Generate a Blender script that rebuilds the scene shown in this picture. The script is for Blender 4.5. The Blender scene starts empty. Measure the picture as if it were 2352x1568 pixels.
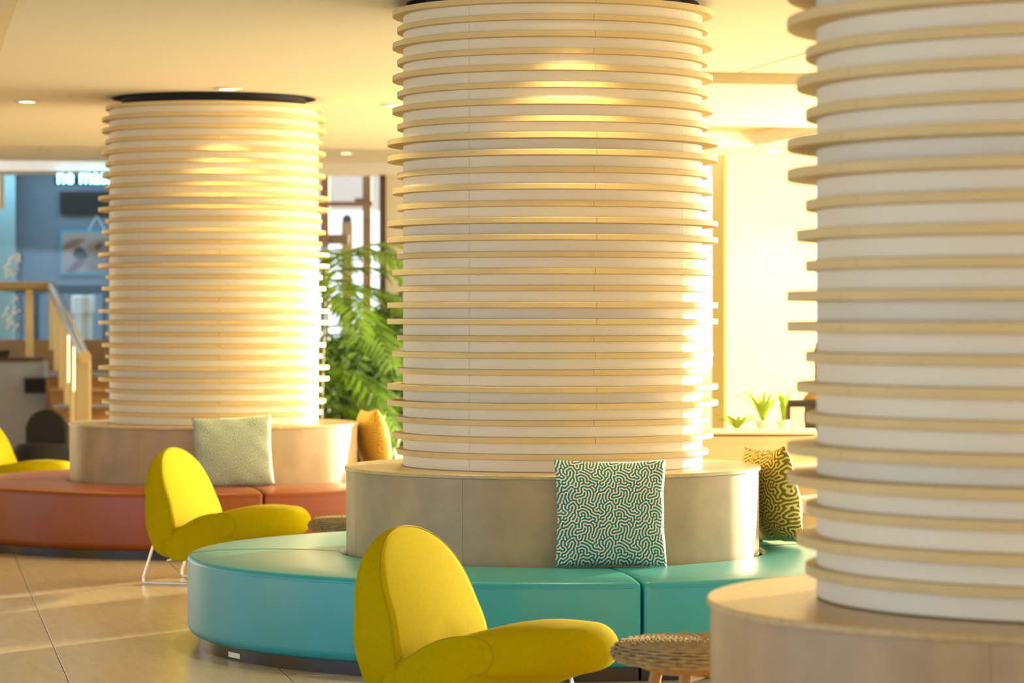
import bpy, bmesh, math, random
import numpy as np
from mathutils import Vector, Matrix

random.seed(7)
SC = bpy.context.scene
COL = SC.collection
PI = math.pi
SIN, COS = math.sin, math.cos

# ------------------------------------------------------------------ camera
F = 7100.0                       # focal length in pixels of the 2352 px wide frame
CAMZ = 1.48
cam_d = bpy.data.cameras.new('camera')
cam = bpy.data.objects.new('camera', cam_d)
COL.objects.link(cam)
cam.location = (0, 0, CAMZ)
cam.rotation_euler = (PI / 2, 0, 0)
cam_d.sensor_width = 36.0
cam_d.lens = F / 2352 * 36.0
cam_d.shift_y = -62 / 2352
cam_d.clip_end = 300
cam_d.dof.use_dof = True
cam_d.dof.focus_distance = 12.3
cam_d.dof.aperture_fstop = 4.0
SC.camera = cam

# ------------------------------------------------------------------ colour management, sampling helpers
SC.view_settings.view_transform = 'Standard'
SC.view_settings.look = 'None'
SC.view_settings.gamma = 1.0
SC.view_settings.exposure = 0.10
SC.view_settings.use_curve_mapping = False
try:
    SC.cycles.use_denoising = True
    SC.cycles.max_bounces = 10
    SC.cycles.diffuse_bounces = 6
    SC.cycles.transparent_max_bounces = 16
    SC.cycles.sample_clamp_indirect = 6.0
    SC.cycles.caustics_reflective = False
    SC.cycles.caustics_refractive = False
except Exception:
    pass

# ------------------------------------------------------------------ world and sun
W = bpy.data.worlds.new('world')
SC.world = W
W.use_nodes = True
bg = W.node_tree.nodes['Background']
bg.inputs['Color'].default_value = (0.80, 0.90, 1.0, 1)
bg.inputs['Strength'].default_value = 1.8

ALPHA = math.radians(11)         # the building's grid is turned 11 degrees
CA, SA = COS(ALPHA), SIN(ALPHA)
def G(u, v):                     # grid coordinates to world x, y
    return (u * CA - v * SA, u * SA + v * CA)

SUN_AZ, SUN_EL = math.radians(35), math.radians(6)
sun_dir = Vector((SIN(SUN_AZ) * COS(SUN_EL), COS(SUN_AZ) * COS(SUN_EL), SIN(SUN_EL)))
sd = bpy.data.lights.new('sun', 'SUN')
sd.energy = 19.0
sd.color = (1.0, 0.82, 0.48)
sd.angle = math.radians(1.2)
sun = bpy.data.objects.new('sun', sd)
COL.objects.link(sun)
sun.rotation_euler = sun_dir.to_track_quat('Z', 'Y').to_euler()
sun.location = (20, 30, 12)

def area(name, loc, target, sx, sy, power, color):
    d = bpy.data.lights.new(name, 'AREA')
    d.shape = 'RECTANGLE'; d.size = sx; d.size_y = sy
    d.energy = power; d.color = color
    o = bpy.data.objects.new(name, d)
    COL.objects.link(o)
    o.location = loc
    o.rotation_euler = (Vector(loc) - Vector(target)).to_track_quat('Z', 'Y').to_euler()
    return o
# daylight entering by the glazed right-hand facade
for v, p in ((14.0, 180), (20.3, 800)):
    x, y = G(9.3, v); tx, ty = G(0, v)
    area('window_daylight', (x, y, 1.5), (tx, ty, 2.9), 5.2, 2.5, p, (1.0, 0.82, 0.44))
# daylight from the open front of the lobby, behind the camera
area('front_daylight', (-1.8, -1.2, 1.6), (-.6, 10, 1.4), 7, 2.6, 100, (0.46, 0.68, 1.0))
# cool sky light entering by the windows of the left-hand side
for v, w, p in ((5.6, 4.2, 70), (10.6, 5.4, 80), (19.2, 3.2, 16)):
    x, y = G(-6.8, v); tx, ty = G(0, v)
    area('left_window_daylight', (x, y, 1.5), (tx, ty, 1.4), w, 2.3, p, (0.34, 0.62, 1.0))

area('shop_fill_light', (-5.0, 34.9, 3.2), (-4.9, 35.6, 1.2), 3.0, .4, 30, (0.62, 0.82, 1.0))  # unseen lamp added to brighten the shop interior
SPOT_W = 85
SPOT_COL = (1.0, 0.80, 0.36)

# ------------------------------------------------------------------ mesh helpers
class MB:
    def __init__(self):
        self.v = []; self.f = []
    def add(self, vs, fs):
        n = len(self.v)
        self.v += [tuple(p) for p in vs]
        self.f += [tuple(i + n for i in q) for q in fs]
        return self
    def box(self, x0, x1, y0, y1, z0, z1, M=None):
        vs = [Vector((x, y, z)) for x in (x0, x1) for y in (y0, y1) for z in (z0, z1)]
        if M is not None: vs = [M @ p for p in vs]
        return self.add(vs, [(0, 1, 3, 2), (4, 6, 7, 5), (0, 4, 5, 1), (2, 3, 7, 6), (0, 2, 6, 4), (1, 5, 7, 3)])
    def bevel_box(self, x0, x1, y0, y1, z0, z1, b, M=None):
        bm = bmesh.new()
        bmesh.ops.create_cube(bm, size=1.0)
        for w in bm.verts:
            w.co = Vector((x0 + (w.co.x + .5) * (x1 - x0), y0 + (w.co.y + .5) * (y1 - y0), z0 + (w.co.z + .5) * (z1 - z0)))
        bmesh.ops.bevel(bm, geom=bm.edges[:], offset=b, segments=1, affect='EDGES', profile=.5)
        bm.verts.index_update()
        vs = [(M @ w.co if M is not None else w.co.copy()) for w in bm.verts]
        fs = [[w.index for w in f.verts] for f in bm.faces]
        bm.free()
        return self.add(vs, fs)
    def loft(self, rings, cap=True, closed_ring=True, closed_path=False):
        n = len(rings[0]); vs = [p for r in rings for p in r]; fs = []
        m = len(rings)
        for i in range(m if closed_path else m - 1):
            a = i * n; b = ((i + 1) % m) * n
            for k in range(n if closed_ring else n - 1):
                l = (k + 1) % n
                fs.append((a + k, a + l, b + l, b + k))
        if cap and not closed_path:
            fs.append(tuple(reversed(range(n))))
            fs.append(tuple(range((m - 1) * n, m * n)))
        return self.add(vs, fs)
    def tube(self, pts, r, n=8, closed=False):
        pts = [Vector(p) for p in pts]; m = len(pts); rings = []
        up = None
        for i, p in enumerate(pts):
            if closed: t = pts[(i + 1) % m] - pts[i - 1]
            else: t = pts[min(i + 1, m - 1)] - pts[max(i - 1, 0)]
            t.normalize()
            if up is None:
                up = Vector((0, 0, 1)) if abs(t.z) < .9 else Vector((1, 0, 0))
            a = t.cross(up)
            if a.length < 1e-6: a = t.orthogonal()
            a.normalize(); b = a.cross(t); up = b
            rr = r[i] if isinstance(r, (list, tuple)) else r
            rings.append([p + a * (rr * COS(2 * PI * k / n)) + b * (rr * SIN(2 * PI * k / n)) for k in range(n)])
        return self.loft(rings, cap=not closed, closed_path=closed)
    def lathe(self, prof, a0=0, a1=2 * PI, n=64, closed_prof=True):
        full = abs(a1 - a0) >= 2 * PI - 1e-6
        cnt = n if full else n + 1
        rings = []
        for i in range(cnt):
            a = a0 + (a1 - a0) * i / n
            rings.append([(r * COS(a), r * SIN(a), z) for r, z in prof])
        return self.loft(rings, cap=not full and closed_prof, closed_ring=closed_prof, closed_path=full)
    def mesh(self, name, m, smooth=None):
        me = bpy.data.meshes.new(name)
        me.from_pydata(self.v, [], self.f)
        bm = bmesh.new(); bm.from_mesh(me)
        bmesh.ops.recalc_face_normals(bm, faces=bm.faces[:])
        bm.to_mesh(me); bm.free()
        if m is not None: me.materials.append(m)
        if smooth is not None:
            me.polygons.foreach_set('use_smooth', [True] * len(me.polygons))
            me.set_sharp_from_angle(angle=math.radians(smooth))
        return me
    def build(self, name, m, parent=None, smooth=None, loc=None, rot=None):
        return link(name, self.mesh(name, m, smooth), parent, loc, rot)

def link(name, me, parent=None, loc=None, rot=None):
    o = bpy.data.objects.new(name, me)
    COL.objects.link(o)
    if parent is not None: o.parent = parent
    if loc is not None: o.location = loc
    if rot is not None: o.rotation_euler = rot
    return o
def thing(name, label, cat, loc=(0, 0, 0), rotz=0, group=None):
    o = bpy.data.objects.new(name, None)
    o.empty_display_size = .1
    COL.objects.link(o)
    o.location = loc; o.rotation_euler = (0, 0, rotz)
    o['label'] = label; o['category'] = cat
    if group: o['group'] = group
    return o
def tag(o, label, cat, group=None):
    o['label'] = label; o['category'] = cat
    if group: o['group'] = group
    return o
def struct(o, label=None):
    o['kind'] = 'structure'
    if label: o['label'] = label
    return o
def copy_tree(o, parent=None, label=None):
    c = o.copy(); COL.objects.link(c)
    if parent is not None: c.parent = parent
    if label: c['label'] = label
    for ch in list(o.children):
        copy_tree(ch, c)
    return c
def arc(p, q, c, n):             # quadratic bend between p and q by way of c
    p, q, c = Vector(p), Vector(q), Vector(c)
    return [(1 - t) ** 2 * p + 2 * t * (1 - t) * c + t * t * q for t in [i / n for i in range(n + 1)]]
def fillet(pts, r, n=5):
    pts = [Vector(p) for p in pts]; out = [pts[0]]
    for i in range(1, len(pts) - 1):
        a, b, c = pts[i - 1], pts[i], pts[i + 1]
        d1 = (a - b); d2 = (c - b)
        rr = min(r, d1.length * .45, d2.length * .45)
        out += arc(b + d1.normalized() * rr, b + d2.normalized() * rr, b, n)
    out.append(pts[-1])
    return out
def at(px, py, Y):               # the point seen at a pixel of the photograph, Y metres away
    return Vector(((px - 1176) / F * Y, Y, CAMZ - (py - 722) / F * Y))

# ------------------------------------------------------------------ materials
def lin(h):
    h = h.lstrip('#')
    c = [int(h[i:i + 2], 16) / 255 for i in (0, 2, 4)]
    return tuple(x / 12.92 if x <= .04045 else ((x + .055) / 1.055) ** 2.4 for x in c)
def mat(name, col, rough=.5, metal=0, var=.0, scale=8, bump=0, bscale=60, stretch=(1, 1, 1), coat=0, sheen=0,
        emit=None, estr=0, spec=.5, trans=0, coat_rough=.15, col2=None, sheen_tint=None):
    m = bpy.data.materials.new(name); m.use_nodes = True
    nt = m.node_tree; b = nt.nodes['Principled BSDF']
    b.inputs['Base Color'].default_value = (*col, 1)
    b.inputs['Roughness'].default_value = rough
    b.inputs['Metallic'].default_value = metal
    b.inputs['Specular IOR Level'].default_value = spec
    b.inputs['Coat Weight'].default_value = coat
    b.inputs['Coat Roughness'].default_value = coat_rough
    b.inputs['Sheen Weight'].default_value = sheen
    if sheen_tint: b.inputs['Sheen Tint'].default_value = (*sheen_tint, 1)
    b.inputs['Transmission Weight'].default_value = trans
    if emit:
        b.inputs['Emission Color'].default_value = (*emit, 1)
        b.inputs['Emission Strength'].default_value = estr
    tc = nt.nodes.new('ShaderNodeTexCoord')
    mp = nt.nodes.new('ShaderNodeMapping')
    mp.inputs['Scale'].default_value = stretch
    nt.links.new(tc.outputs['Object'], mp.inputs['Vector'])
    if var or col2:
        nz = nt.nodes.new('ShaderNodeTexNoise')
        nz.inputs['Scale'].default_value = scale
        nz.inputs['Detail'].default_value = 5
        nt.links.new(mp.outputs['Vector'], nz.inputs['Vector'])
        mr = nt.nodes.new('ShaderNodeMapRange')
        mr.inputs['From Min'].default_value = .3; mr.inputs['From Max'].default_value = .7
        nt.links.new(nz.outputs['Fac'], mr.inputs['Value'])
        mx = nt.nodes.new('ShaderNodeMix'); mx.data_type = 'RGBA'
        lo = tuple(max(0, c * (1 - var)) for c in col); hi = tuple(min(1, c * (1 + var)) for c in (col2 or col))
        mx.inputs['A'].default_value = (*lo, 1); mx.inputs['B'].default_value = (*hi, 1)
        nt.links.new(mr.outputs['Result'], mx.inputs['Factor'])
        nt.links.new(mx.outputs['Result'], b.inputs['Base Color'])
    if bump:
        n2 = nt.nodes.new('ShaderNodeTexNoise')
        n2.inputs['Scale'].default_value = bscale; n2.inputs['Detail'].default_value = 4
        nt.links.new(mp.outputs['Vector'], n2.inputs['Vector'])
        bp = nt.nodes.new('ShaderNodeBump')
        bp.inputs['Strength'].default_value = bump; bp.inputs['Distance'].default_value = .004
        nt.links.new(n2.outputs['Fac'], bp.inputs['Height'])
        nt.links.new(bp.outputs['Normal'], b.inputs['Normal'])
    return m

M = {}
M['panel'] = mat('white_panel', (.87, .80, .62), .5, var=.03, scale=3, bump=.05, bscale=40)
M['ring'] = mat('maple_ring', (.68, .52, .235), .5, var=.06, scale=5, stretch=(1, 1, 5), bump=.08, bscale=60)
M['drum'] = mat('beige_leatherette', (.37, .265, .135), .42, var=.08, scale=7, bump=.05, bscale=130, col2=(.41, .295, .155), coat=.15, coat_rough=.3)
M['lid'] = mat('maple_lid', (.50, .36, .15), .35, var=.14, scale=6, stretch=(1, 9, 1), coat=.2, coat_rough=.25)
M['teal'] = mat('turquoise_vinyl', (.012, .33, .39), .36, var=.04, scale=5, bump=.05, bscale=160, coat=.3, coat_rough=.3)
M['orange'] = mat('burnt_orange_vinyl', (.27, .054, .003), .38, var=.05, scale=5, bump=.05, bscale=160, coat=.1, coat_rough=.3)
M['kick'] = mat('dark_bronze_plinth', (.035, .028, .024), .25, metal=.6)
M['yellow'] = mat('yellow_felt', (.42, .345, .0), .9, var=.04, scale=60, bump=.2, bscale=420, spec=.03)
M['yellow_seam'] = mat('yellow_seam', (.33, .27, .0), .9)
M['chrome'] = mat('chrome', (.82, .82, .82), .12, metal=1)
M['wicker'] = mat('brown_wicker', (.31, .23, .105), .6, var=.3, scale=40, bump=.3, bscale=200)
M['oak'] = mat('oak_leg', (.36, .19, .035), .45, var=.15, scale=9, stretch=(6, 6, 1))
M['tile'] = mat('beige_stone_tile', (.62, .51, .33), .30, var=.10, scale=4, stretch=(6, 1, 1), bump=.03, bscale=60, coat=.2, coat_rough=.2)
M['grout'] = mat('floor_grout', (.20, .14, .08), .8)
M['ceiling'] = mat('ceiling_paint', (.90, .88, .85), .8)
M['ceiling_tile'] = mat('ceiling_tile_paint', (.86, .82, .76), .8)
M['cream'] = mat('cream_wall_paint', (.82, .75, .57), .75, var=.02, scale=2)
M['ochre'] = mat('ochre_wall_shade', (.66, .53, .19), .75)  # cream wall's end face, its shade put into the colour
M['tan'] = mat('tan_shade_and_joint', (.56, .46, .27), .75)  # painted shade of fascia and coffers, also the ceiling joint line
M['white'] = mat('white_paint', (.84, .82, .80), .6)
M['greywall'] = mat('pale_grey_wall', (.40, .44, .56), .8, var=.05, scale=2)
M['black'] = mat('black_plastic', (.012, .012, .013), .4)
M['blackfab'] = mat('black_fabric', (.011, .010, .009), .8, bump=.4, bscale=60)
M['recess'] = mat('dark_neck_and_gap_shade', (.03, .027, .025), .8)
M['brown'] = mat('dark_brown_timber', (.09, .04, .016), .5, var=.2, scale=6)
M['brownmid'] = mat('brown_stone_base', (.28, .18, .085), .6, var=.12, scale=4)
M['stairwood'] = mat('stair_timber', (.42, .22, .07), .45, var=.2, scale=6)
M['stairstone'] = mat('sky_tinted_tread', (.25, .27, .33), .2, coat=.4)  # blue grey paints the sky's reflection into the tread
M['railpaint'] = mat('cream_rail_paint', (.74, .60, .31), .5)
M['railtop'] = mat('varnished_rail', (.40, .30, .12), .18, coat=.6)
M['shopwall'] = mat('blue_grey_shop_wall', (.13, .18, .23), .6, var=.04, scale=2)
M['shoppale'] = mat('pale_aqua_panel', (.24, .40, .44), .5)
M['aqua'] = mat('aqua_frame', (.03, .28, .40), .4)
M['screen'] = mat('dark_screen', (.012, .018, .020), .15)
M['palm'] = mat('palm_leaf', (.15, .29, .018), .4, var=.6, scale=5, spec=.4)
M['palm2'] = mat('dark_leaf', (.10, .20, .03), .45, var=.4, scale=4)
M['fern'] = mat('bright_fern_leaf', (.34, .55, .04), .4, var=.3, scale=8)
M['stem'] = mat('palm_stem', (.22, .24, .06), .6)
M['soil'] = mat('soil', (.05, .035, .025), .9)
M['garden'] = mat('garden_ground', (.16, .17, .06), .9, var=.3, scale=3)
M['pot'] = mat('white_pot', (.80, .76, .68), .4)
M['canopy'] = mat('grey_canvas', (.55, .56, .58), .8)
M['stonetop'] = mat('pale_stone_top', (.84, .76, .62), .35)
M['beigeface'] = mat('beige_counter_face', (.72, .55, .31), .5)
M['led'] = mat('cyan_led', (.1, .6, .8), .5, emit=(.30, .88, 1.0), estr=6)
M['ledhot'] = mat('white_led', (.8, .9, 1), .5, emit=(.75, .95, 1.0), estr=12)
M['lamp'] = mat('lamp_lens', (.9, .8, .6), .5, emit=(1, .86, .6), estr=8)
M['decal'] = mat('white_decal', (.80, .84, .86), .5)
M['skylit'] = mat('white_outside_wall', (.85, .86, .88), .8)
M['velvet_pipe'] = M['yellow_seam']

def pane_mat(name, fac, tint=(1, 1, 1)):
    m = bpy.data.materials.new(name); m.use_nodes = True
    nt = m.node_tree; nt.nodes.remove(nt.nodes['Principled BSDF'])
    out = nt.nodes['Material Output']
    t = nt.nodes.new('ShaderNodeBsdfTransparent'); t.inputs['Color'].default_value = (*tint, 1)
    g = nt.nodes.new('ShaderNodeBsdfGlossy'); g.inputs['Roughness'].default_value = .02
    mx = nt.nodes.new('ShaderNodeMixShader'); mx.inputs['Fac'].default_value = fac
    nt.links.new(t.outputs[0], mx.inputs[1]); nt.links.new(g.outputs[0], mx.inputs[2])
    nt.links.new(mx.outputs[0], out.inputs['Surface'])
    return m
M['glass'] = pane_mat('clear_glass', .05)
M['shopglass'] = pane_mat('shop_glass', .03, (.86, .95, 1.0))

# labyrinth print of the cushions, grown by repeated band-pass filtering
def labyrinth(n=512, cycles=12, seed=3, it=18):
    rng = np.random.default_rng(seed)
    u = rng.standard_normal((n, n))
    k = np.fft.fftfreq(n) * n
    kk = np.sqrt(k[:, None] ** 2 + k[None, :] ** 2)
    band = np.exp(-((kk - cycles) / (.5 * cycles)) ** 2)
    for _ in range(it):
        u = np.real(np.fft.ifft2(np.fft.fft2(u) * band))
        u = np.tanh(2.2 * u / (u.std() + 1e-9) + .0)
    low = np.exp(-(kk / (2.6 * cycles)) ** 2)
    u = np.real(np.fft.ifft2(np.fft.fft2(u) * low))
    return np.clip(.5 + (u - .31) * 2.6, 0, 1)
def gray_image(name, a):
    n, m = a.shape[:2]
    img = bpy.data.images.new(name, m, n, float_buffer=False)
    px = np.ones((n, m, 4), np.float32)
    px[..., :3] = a[..., None] if a.ndim == 2 else a
    img.pixels.foreach_set(px.ravel()); img.update(); img.pack()
    return img
LAB = gray_image('labyrinth_print', labyrinth())
LAB.colorspace_settings.name = 'Non-Color'
def cushion_mat(name, ground, line, rep=2.95, rot=0, sheen=.2, transl=0):
    m = bpy.data.materials.new(name); m.use_nodes = True
    nt = m.node_tree; b = nt.nodes['Principled BSDF']
    uv = nt.nodes.new('ShaderNodeUVMap'); mp = nt.nodes.new('ShaderNodeMapping')
    mp.inputs['Scale'].default_value = (rep, rep, 1); mp.inputs['Rotation'].default_value = (0, 0, rot)
    im = nt.nodes.new('ShaderNodeTexImage'); im.image = LAB; im.interpolation = 'Linear'
    mx = nt.nodes.new('ShaderNodeMix'); mx.data_type = 'RGBA'
    mx.inputs['A'].default_value = (*ground, 1); mx.inputs['B'].default_value = (*line, 1)
    nt.links.new(uv.outputs['UV'], mp.inputs['Vector']); nt.links.new(mp.outputs['Vector'], im.inputs['Vector'])
    nt.links.new(im.outputs['Color'], mx.inputs['Factor']); nt.links.new(mx.outputs['Result'], b.inputs['Base Color'])
    bp = nt.nodes.new('ShaderNodeBump'); bp.inputs['Strength'].default_value = .25; bp.inputs['Distance'].default_value = .003
    nt.links.new(im.outputs['Color'], bp.inputs['Height']); nt.links.new(bp.outputs['Normal'], b.inputs['Normal'])
    b.inputs['Roughness'].default_value = .8; b.inputs['Sheen Weight'].default_value = sheen
    b.inputs['Specular IOR Level'].default_value = .25
    return m
M['cush_teal'] = cushion_mat('teal_labyrinth_cloth', (.02, .18, .19), (.86, .76, .58))
M['cush_pale'] = cushion_mat('pale_green_labyrinth_cloth', (.16, .32, .27), (.78, .76, .56), rot=.4)
M['cush_gold'] = cushion_mat('olive_gold_labyrinth_cloth', (.22, .16, .008), (.78, .66, .22), rot=1.5, rep=2.2)
M['cush_amber'] = cushion_mat('amber_labyrinth_cloth', (.50, .32, .02), (.66, .46, .09), rot=.7, rep=2.2)

# ------------------------------------------------------------------ floor: stone tiles on the turned grid
def gbox(u0, u1, v0, v1, z0, z1):
    return MB().box(u0, u1, v0, v1, z0, z1, Matrix.Rotation(ALPHA, 4, 'Z'))
floor = struct(MB().box(-16, 16, -6, 40, -.12, -.012).build('floor', M['grout']))
TW, TL, GAP = .89, 1.78, .004
u_ref = G(0, 0)[0] + (-1.777 * CA + 12.42 * SA)     # a joint seen at the lower left of the photograph
v_ref = 1.785 * SA + 13.4 * CA
tile_me = {}
def tile_mesh(w, l):
    k = (round(w, 3), round(l, 3))
    if k not in tile_me:
        tile_me[k] = MB().bevel_box(0, w, 0, l, -.012, 0, .0015).mesh('floor_tile', M['tile'])
    return tile_me[k]
for i in range(-7, 8):
    for j in range(-5, 11):
        u = u_ref + i * TW
        v = v_ref + (j + (.5 if i % 2 else 0)) * TL
        x, y = G(u + TW / 2, v + TL / 2)
        if y < 4 or y > 33 or abs(x) > .22 * y + 2.2: continue
        gx, gy = G(u, v)
        o = link('floor_tile', tile_mesh(TW - GAP, TL - GAP), floor, (gx, gy, random.uniform(-.0006, 0)), (0, 0, ALPHA))
rest = struct(MB().box(-16, 16, -6, 8, -.10, -.010).build('trim_1', M['tile']), 'plain stone floor under and behind the camera')

# ------------------------------------------------------------------ ceilings
CZ = 2.89
struct(gbox(.47, 4.5, -8, 26.1, CZ, CZ + .3).build('ceiling', M['ceiling']), 'cream painted ceiling above the round columns')
struct(gbox(4.5, 12, -8, 17.48, CZ, CZ + .3).build('ceiling_right', M['ceiling']), 'cream painted ceiling above the right column')
struct(gbox(.40, .47, -8, 26.1, CZ - .004, CZ + .42).build('trim_2', M['cream']), 'pale edge strip of the ceiling coffer at the top left')
struct(gbox(-8, .47, -8, 26.1, CZ + .26, CZ + .5).build('ceiling_left', M['tan']), 'raised ceiling coffer at the top left')  # coffer's dim interior put into the darker colour
LZ = 2.826
R4 = Matrix.Rotation(ALPHA, 4, 'Z')
low = MB()
for (a, b, c, d) in ((4.5, 4.9, 17.48, 25.1), (4.9, 6.62, 17.48, 21.4), (4.9, 6.62, 23.87, 25.1), (6.62, 12, 17.48, 25.1)):
    low.box(a, b, c, d, LZ, LZ + .36, R4)
struct(low.build('ceiling_rear_right', M['ceiling']), 'lower bright ceiling with a coffer at the rear right')
struct(gbox(4.88, 6.64, 21.38, 23.89, LZ + .11, LZ + .16).build('trim_3', M['tan']), 'recessed panel of the coffer at the rear right')  # shade inside the coffer painted as a darker tone
struct(gbox(4.5, 12, 17.455, 17.482, LZ, CZ + .1).build('trim_4', M['tan']), 'narrow fascia where the rear right ceiling drops')  # fascia tone darkened to paint in its missing light
struct(gbox(4.73, 4.737, 6, 17.45, CZ - .0025, CZ + .01).build('trim_13', M['tan']), 'thin joint line in the right ceiling')
TZ = 3.10
ct = struct(gbox(-9, 6.7, 26.1, 33.0, TZ + .02, TZ + .3).build('ceiling_rear', M['grout']))
pan = gbox(0, .597, 0, 1.197, TZ, TZ + .025)
pan_me = MB().bevel_box(0, .594, 0, 2.29, TZ, TZ + .022, .003).mesh('ceiling_panel', M['ceiling_tile'])
u0 = (-5.23 * CA + 33.4 * SA) % .6
for i in range(-4, 12):
    for j in range(3):
        x, y = G(u0 + i * .6 - .6, 26.1 + j * 2.3)
        if abs(x + 1.5) > 6.5: continue
        link('ceiling_panel', pan_me, ct, (x, y, 0), (0, 0, ALPHA))

# ------------------------------------------------------------------ walls out of frame and the glazed right-hand facade
wl = struct(gbox(-7.4, -7.1, -8, 3.4, 0, 3.4).build('wall_left', M['cream']), 'cream side wall at the far left')
for q, (a, b) in enumerate(((13.7, 17.4), (21.0, 40))):
    struct(gbox(-7.4, -7.1, a, b, 0, 3.4).build('wall_left_%d' % (q + 2), M['cream']), 'cream side wall pier at the far left')
for q, (a, b) in enumerate(((3.4, 13.7), (17.4, 21.0))):
    wr = bpy.data.objects.new('window_%d' % (q + 11), None); COL.objects.link(wr)
    struct(wr, 'tall window in the left side wall')
    f_ = MB()
    for (c_, d_, e_, g_) in ((a, a + .08, 0, 3.4), (b - .08, b, 0, 3.4), (a, b, 0, .3), (a, b, 2.75, 3.4)):
        f_.box(-7.3, -7.2, c_, d_, e_, g_, R4)
    f_.build('window_frame', M['white'], wr)
    gbox(-7.255, -7.247, a + .08, b - .08, .3, 2.75).build('pane', M['glass'], wr)
for n_, (v0, v1) in enumerate(((-2.0, 5.0), (5.0, 11.0), (11.0, 17.0), (17.0, 23.0), (23.0, 29.0))):
    root = bpy.data.objects.new('window_%d' % (n_ + 1), None); COL.objects.link(root)
    struct(root, 'tall glazed bay of the right-hand facade')
    fr = MB()
    fr.box(9.46, 9.56, v0, v0 + .12, 0, 3.0, R4); fr.box(9.46, 9.56, v1 - .02, v1 + .06, 0, 3.0, R4)
    fr.box(9.46, 9.56, v0, v1, 2.82, 3.1, R4); fr.box(9.46, 9.56, v0, v1, -.01, .08, R4)
    fr.build('window_frame', M['brown'], root)
    gbox(9.505, 9.512, v0 + .1, v1, .06, 2.84).build('pane', M['glass'], root)
# ------------------------------------------------------------------ rear walls
# right: thick cream wall with its shaded return painted darker, standing on the grid
struct(gbox(6.709, 7.50, 25.1, 25.5, 0, LZ).build('wall_back', M['cream']), 'bright cream rear wall between the centre and right columns')
struct(gbox(6.69, 6.709, 25.09, 25.5, 0, LZ).build('trim_5', M['ochre']), 'end face of the rear wall, its shade painted in ochre')
# centre: cream wall behind the centre column, reaching left to the garden window
BW = 33.0
def bw(px): return (px - 1176) / F * BW
struct(MB().box(bw(885), bw(1596), BW, BW + .25, 0, 3.3).build('wall_back_centre', M['cream']), 'cream rear wall left of and behind the centre column')
struct(MB().box(bw(700), bw(1700), BW - .02, BW + .25, at(0, 402, BW).z, 3.3).build('trim_6', M['ceiling']), 'cream lintel over the garden window')
struct(MB().box(bw(535), bw(560), BW, BW + 3.2, 0, 3.4).build('wall_shop_side', M['cream']), 'side wall between the shop and the garden')
struct(MB().box(-9.5, bw(560), BW + .3, BW + 3.2, 3.3, 3.5).build('ceiling_shop', M['white']), 'ceiling inside the glass shop')

# garden window: brown frame, panes
gw = bpy.data.objects.new('window_6', None); COL.objects.link(gw); struct(gw, 'garden window left of the centre column')
zt = at(0, 402, BW).z
MB().box(bw(872), bw(886), BW - .03, BW + .1, 0, zt).build('mullion', M['brown'], gw)
MB().box(bw(560), bw(886), BW - .03, BW + .1, 0, .12).build('sill', M['brown'], gw)
MB().box(bw(560), bw(574), BW - .03, BW + .1, 0, zt).build('mullion', M['brown'], gw)
MB().box(bw(574), bw(872), BW + .03, BW + .04, .1, zt).build('pane', M['glass'], gw)
gs = bpy.data.objects.new('window_7', None); COL.objects.link(gs); struct(gs, 'narrow bright window between centre column and rear wall')
MB().box(bw(1596), bw(1612), BW - .03, BW + .1, 0, zt).build('mullion', M['cream'], gs)
MB().box(bw(1612), bw(1720), BW + .03, BW + .04, .1, zt).build('pane', M['glass'], gs)

# ------------------------------------------------------------------ ringed columns
PATTERN = 'MSMSMSMSLLSMSLLSMSLLSMSLLSMS'         # ring sizes from the top down
RAD = {'L': .7509, 'M': .728, 'S': .706}
RC, RTH, PITCH, Z27, ZLID = .679, .0245, (2.8275 - .850) / 27, .850, .797
def quarter(r0, r1, h, a, b, name, m):
    g = math.radians(.07)
    return MB().lathe([(r0, 0), (r1 - .0015, 0), (r1, .0015), (r1, h - .0015), (r1 - .0015, h), (r0, h)], a + g, b - g, 26).mesh(name, m, 35)
ring_me = {k: [quarter(.65, r, RTH, q * PI / 2, (q + 1) * PI / 2, 'ring_segment', M['ring']) for q in range(4)] for k, r in RAD.items()}
panel_me = [quarter(.655, RC, PITCH - RTH - .0006, q * PI / 2, (q + 1) * PI / 2, 'panel', M['panel']) for q in range(4)]
panel_me0 = [quarter(.655, RC, Z27 - ZLID - .0006, q * PI / 2, (q + 1) * PI / 2, 'panel', M['panel']) for q in range(4)]
A_RING, A_PANEL = math.radians(-90 + 14), math.radians(-90 - 33)
def column(x, y, label, pattern=PATTERN, dz=0, jit=0):
    t = thing('column', label, 'column', (x, y, ZLID + dz), 0, 'white columns with maple rings')
    for i, k in enumerate(pattern):
        zb = Z27 + (27 - i) * PITCH - ZLID
        for q in range(4):
            link('ring_segment', ring_me[k][q], t, (0, 0, zb), (0, 0, A_RING + jit))
            if i < 27:
                link('panel', panel_me[q], t, (0, 0, zb - PITCH + RTH + .0003), (0, 0, A_PANEL + jit))
            else:
                link('panel', panel_me0[q], t, (0, 0, .0003), (0, 0, A_PANEL + jit))
    top = CZ - ZLID - dz
    MB().lathe([(.0, 0), (.60, 0), (.60, top), (0, top)], n=48).build('core', M['recess'], t, 40)
    MB().lathe([(.58, top - .005), (.665, top - .005), (.665, top - .0015), (.58, top - .0015)], n=64).build('gap_shade_plate', M['recess'], t, 40)  # black ring painting in the shade of the gap under the ceiling
    return t
CC, CL, CR = (.184, 14.05), (-1.949, 20.22), (1.416, 7.45)
column(*CC, 'centre column of stacked maple rings, above the turquoise bench')
column(*CL, 'left column of stacked maple rings, above the orange bench', 'SMMSMSMSLLSMSLLSMSLLSMSLLSMS', -.02, -.1)
column(*CR, 'nearest ringed column at right, cut by the frame edge', PATTERN, .003, .25)

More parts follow.
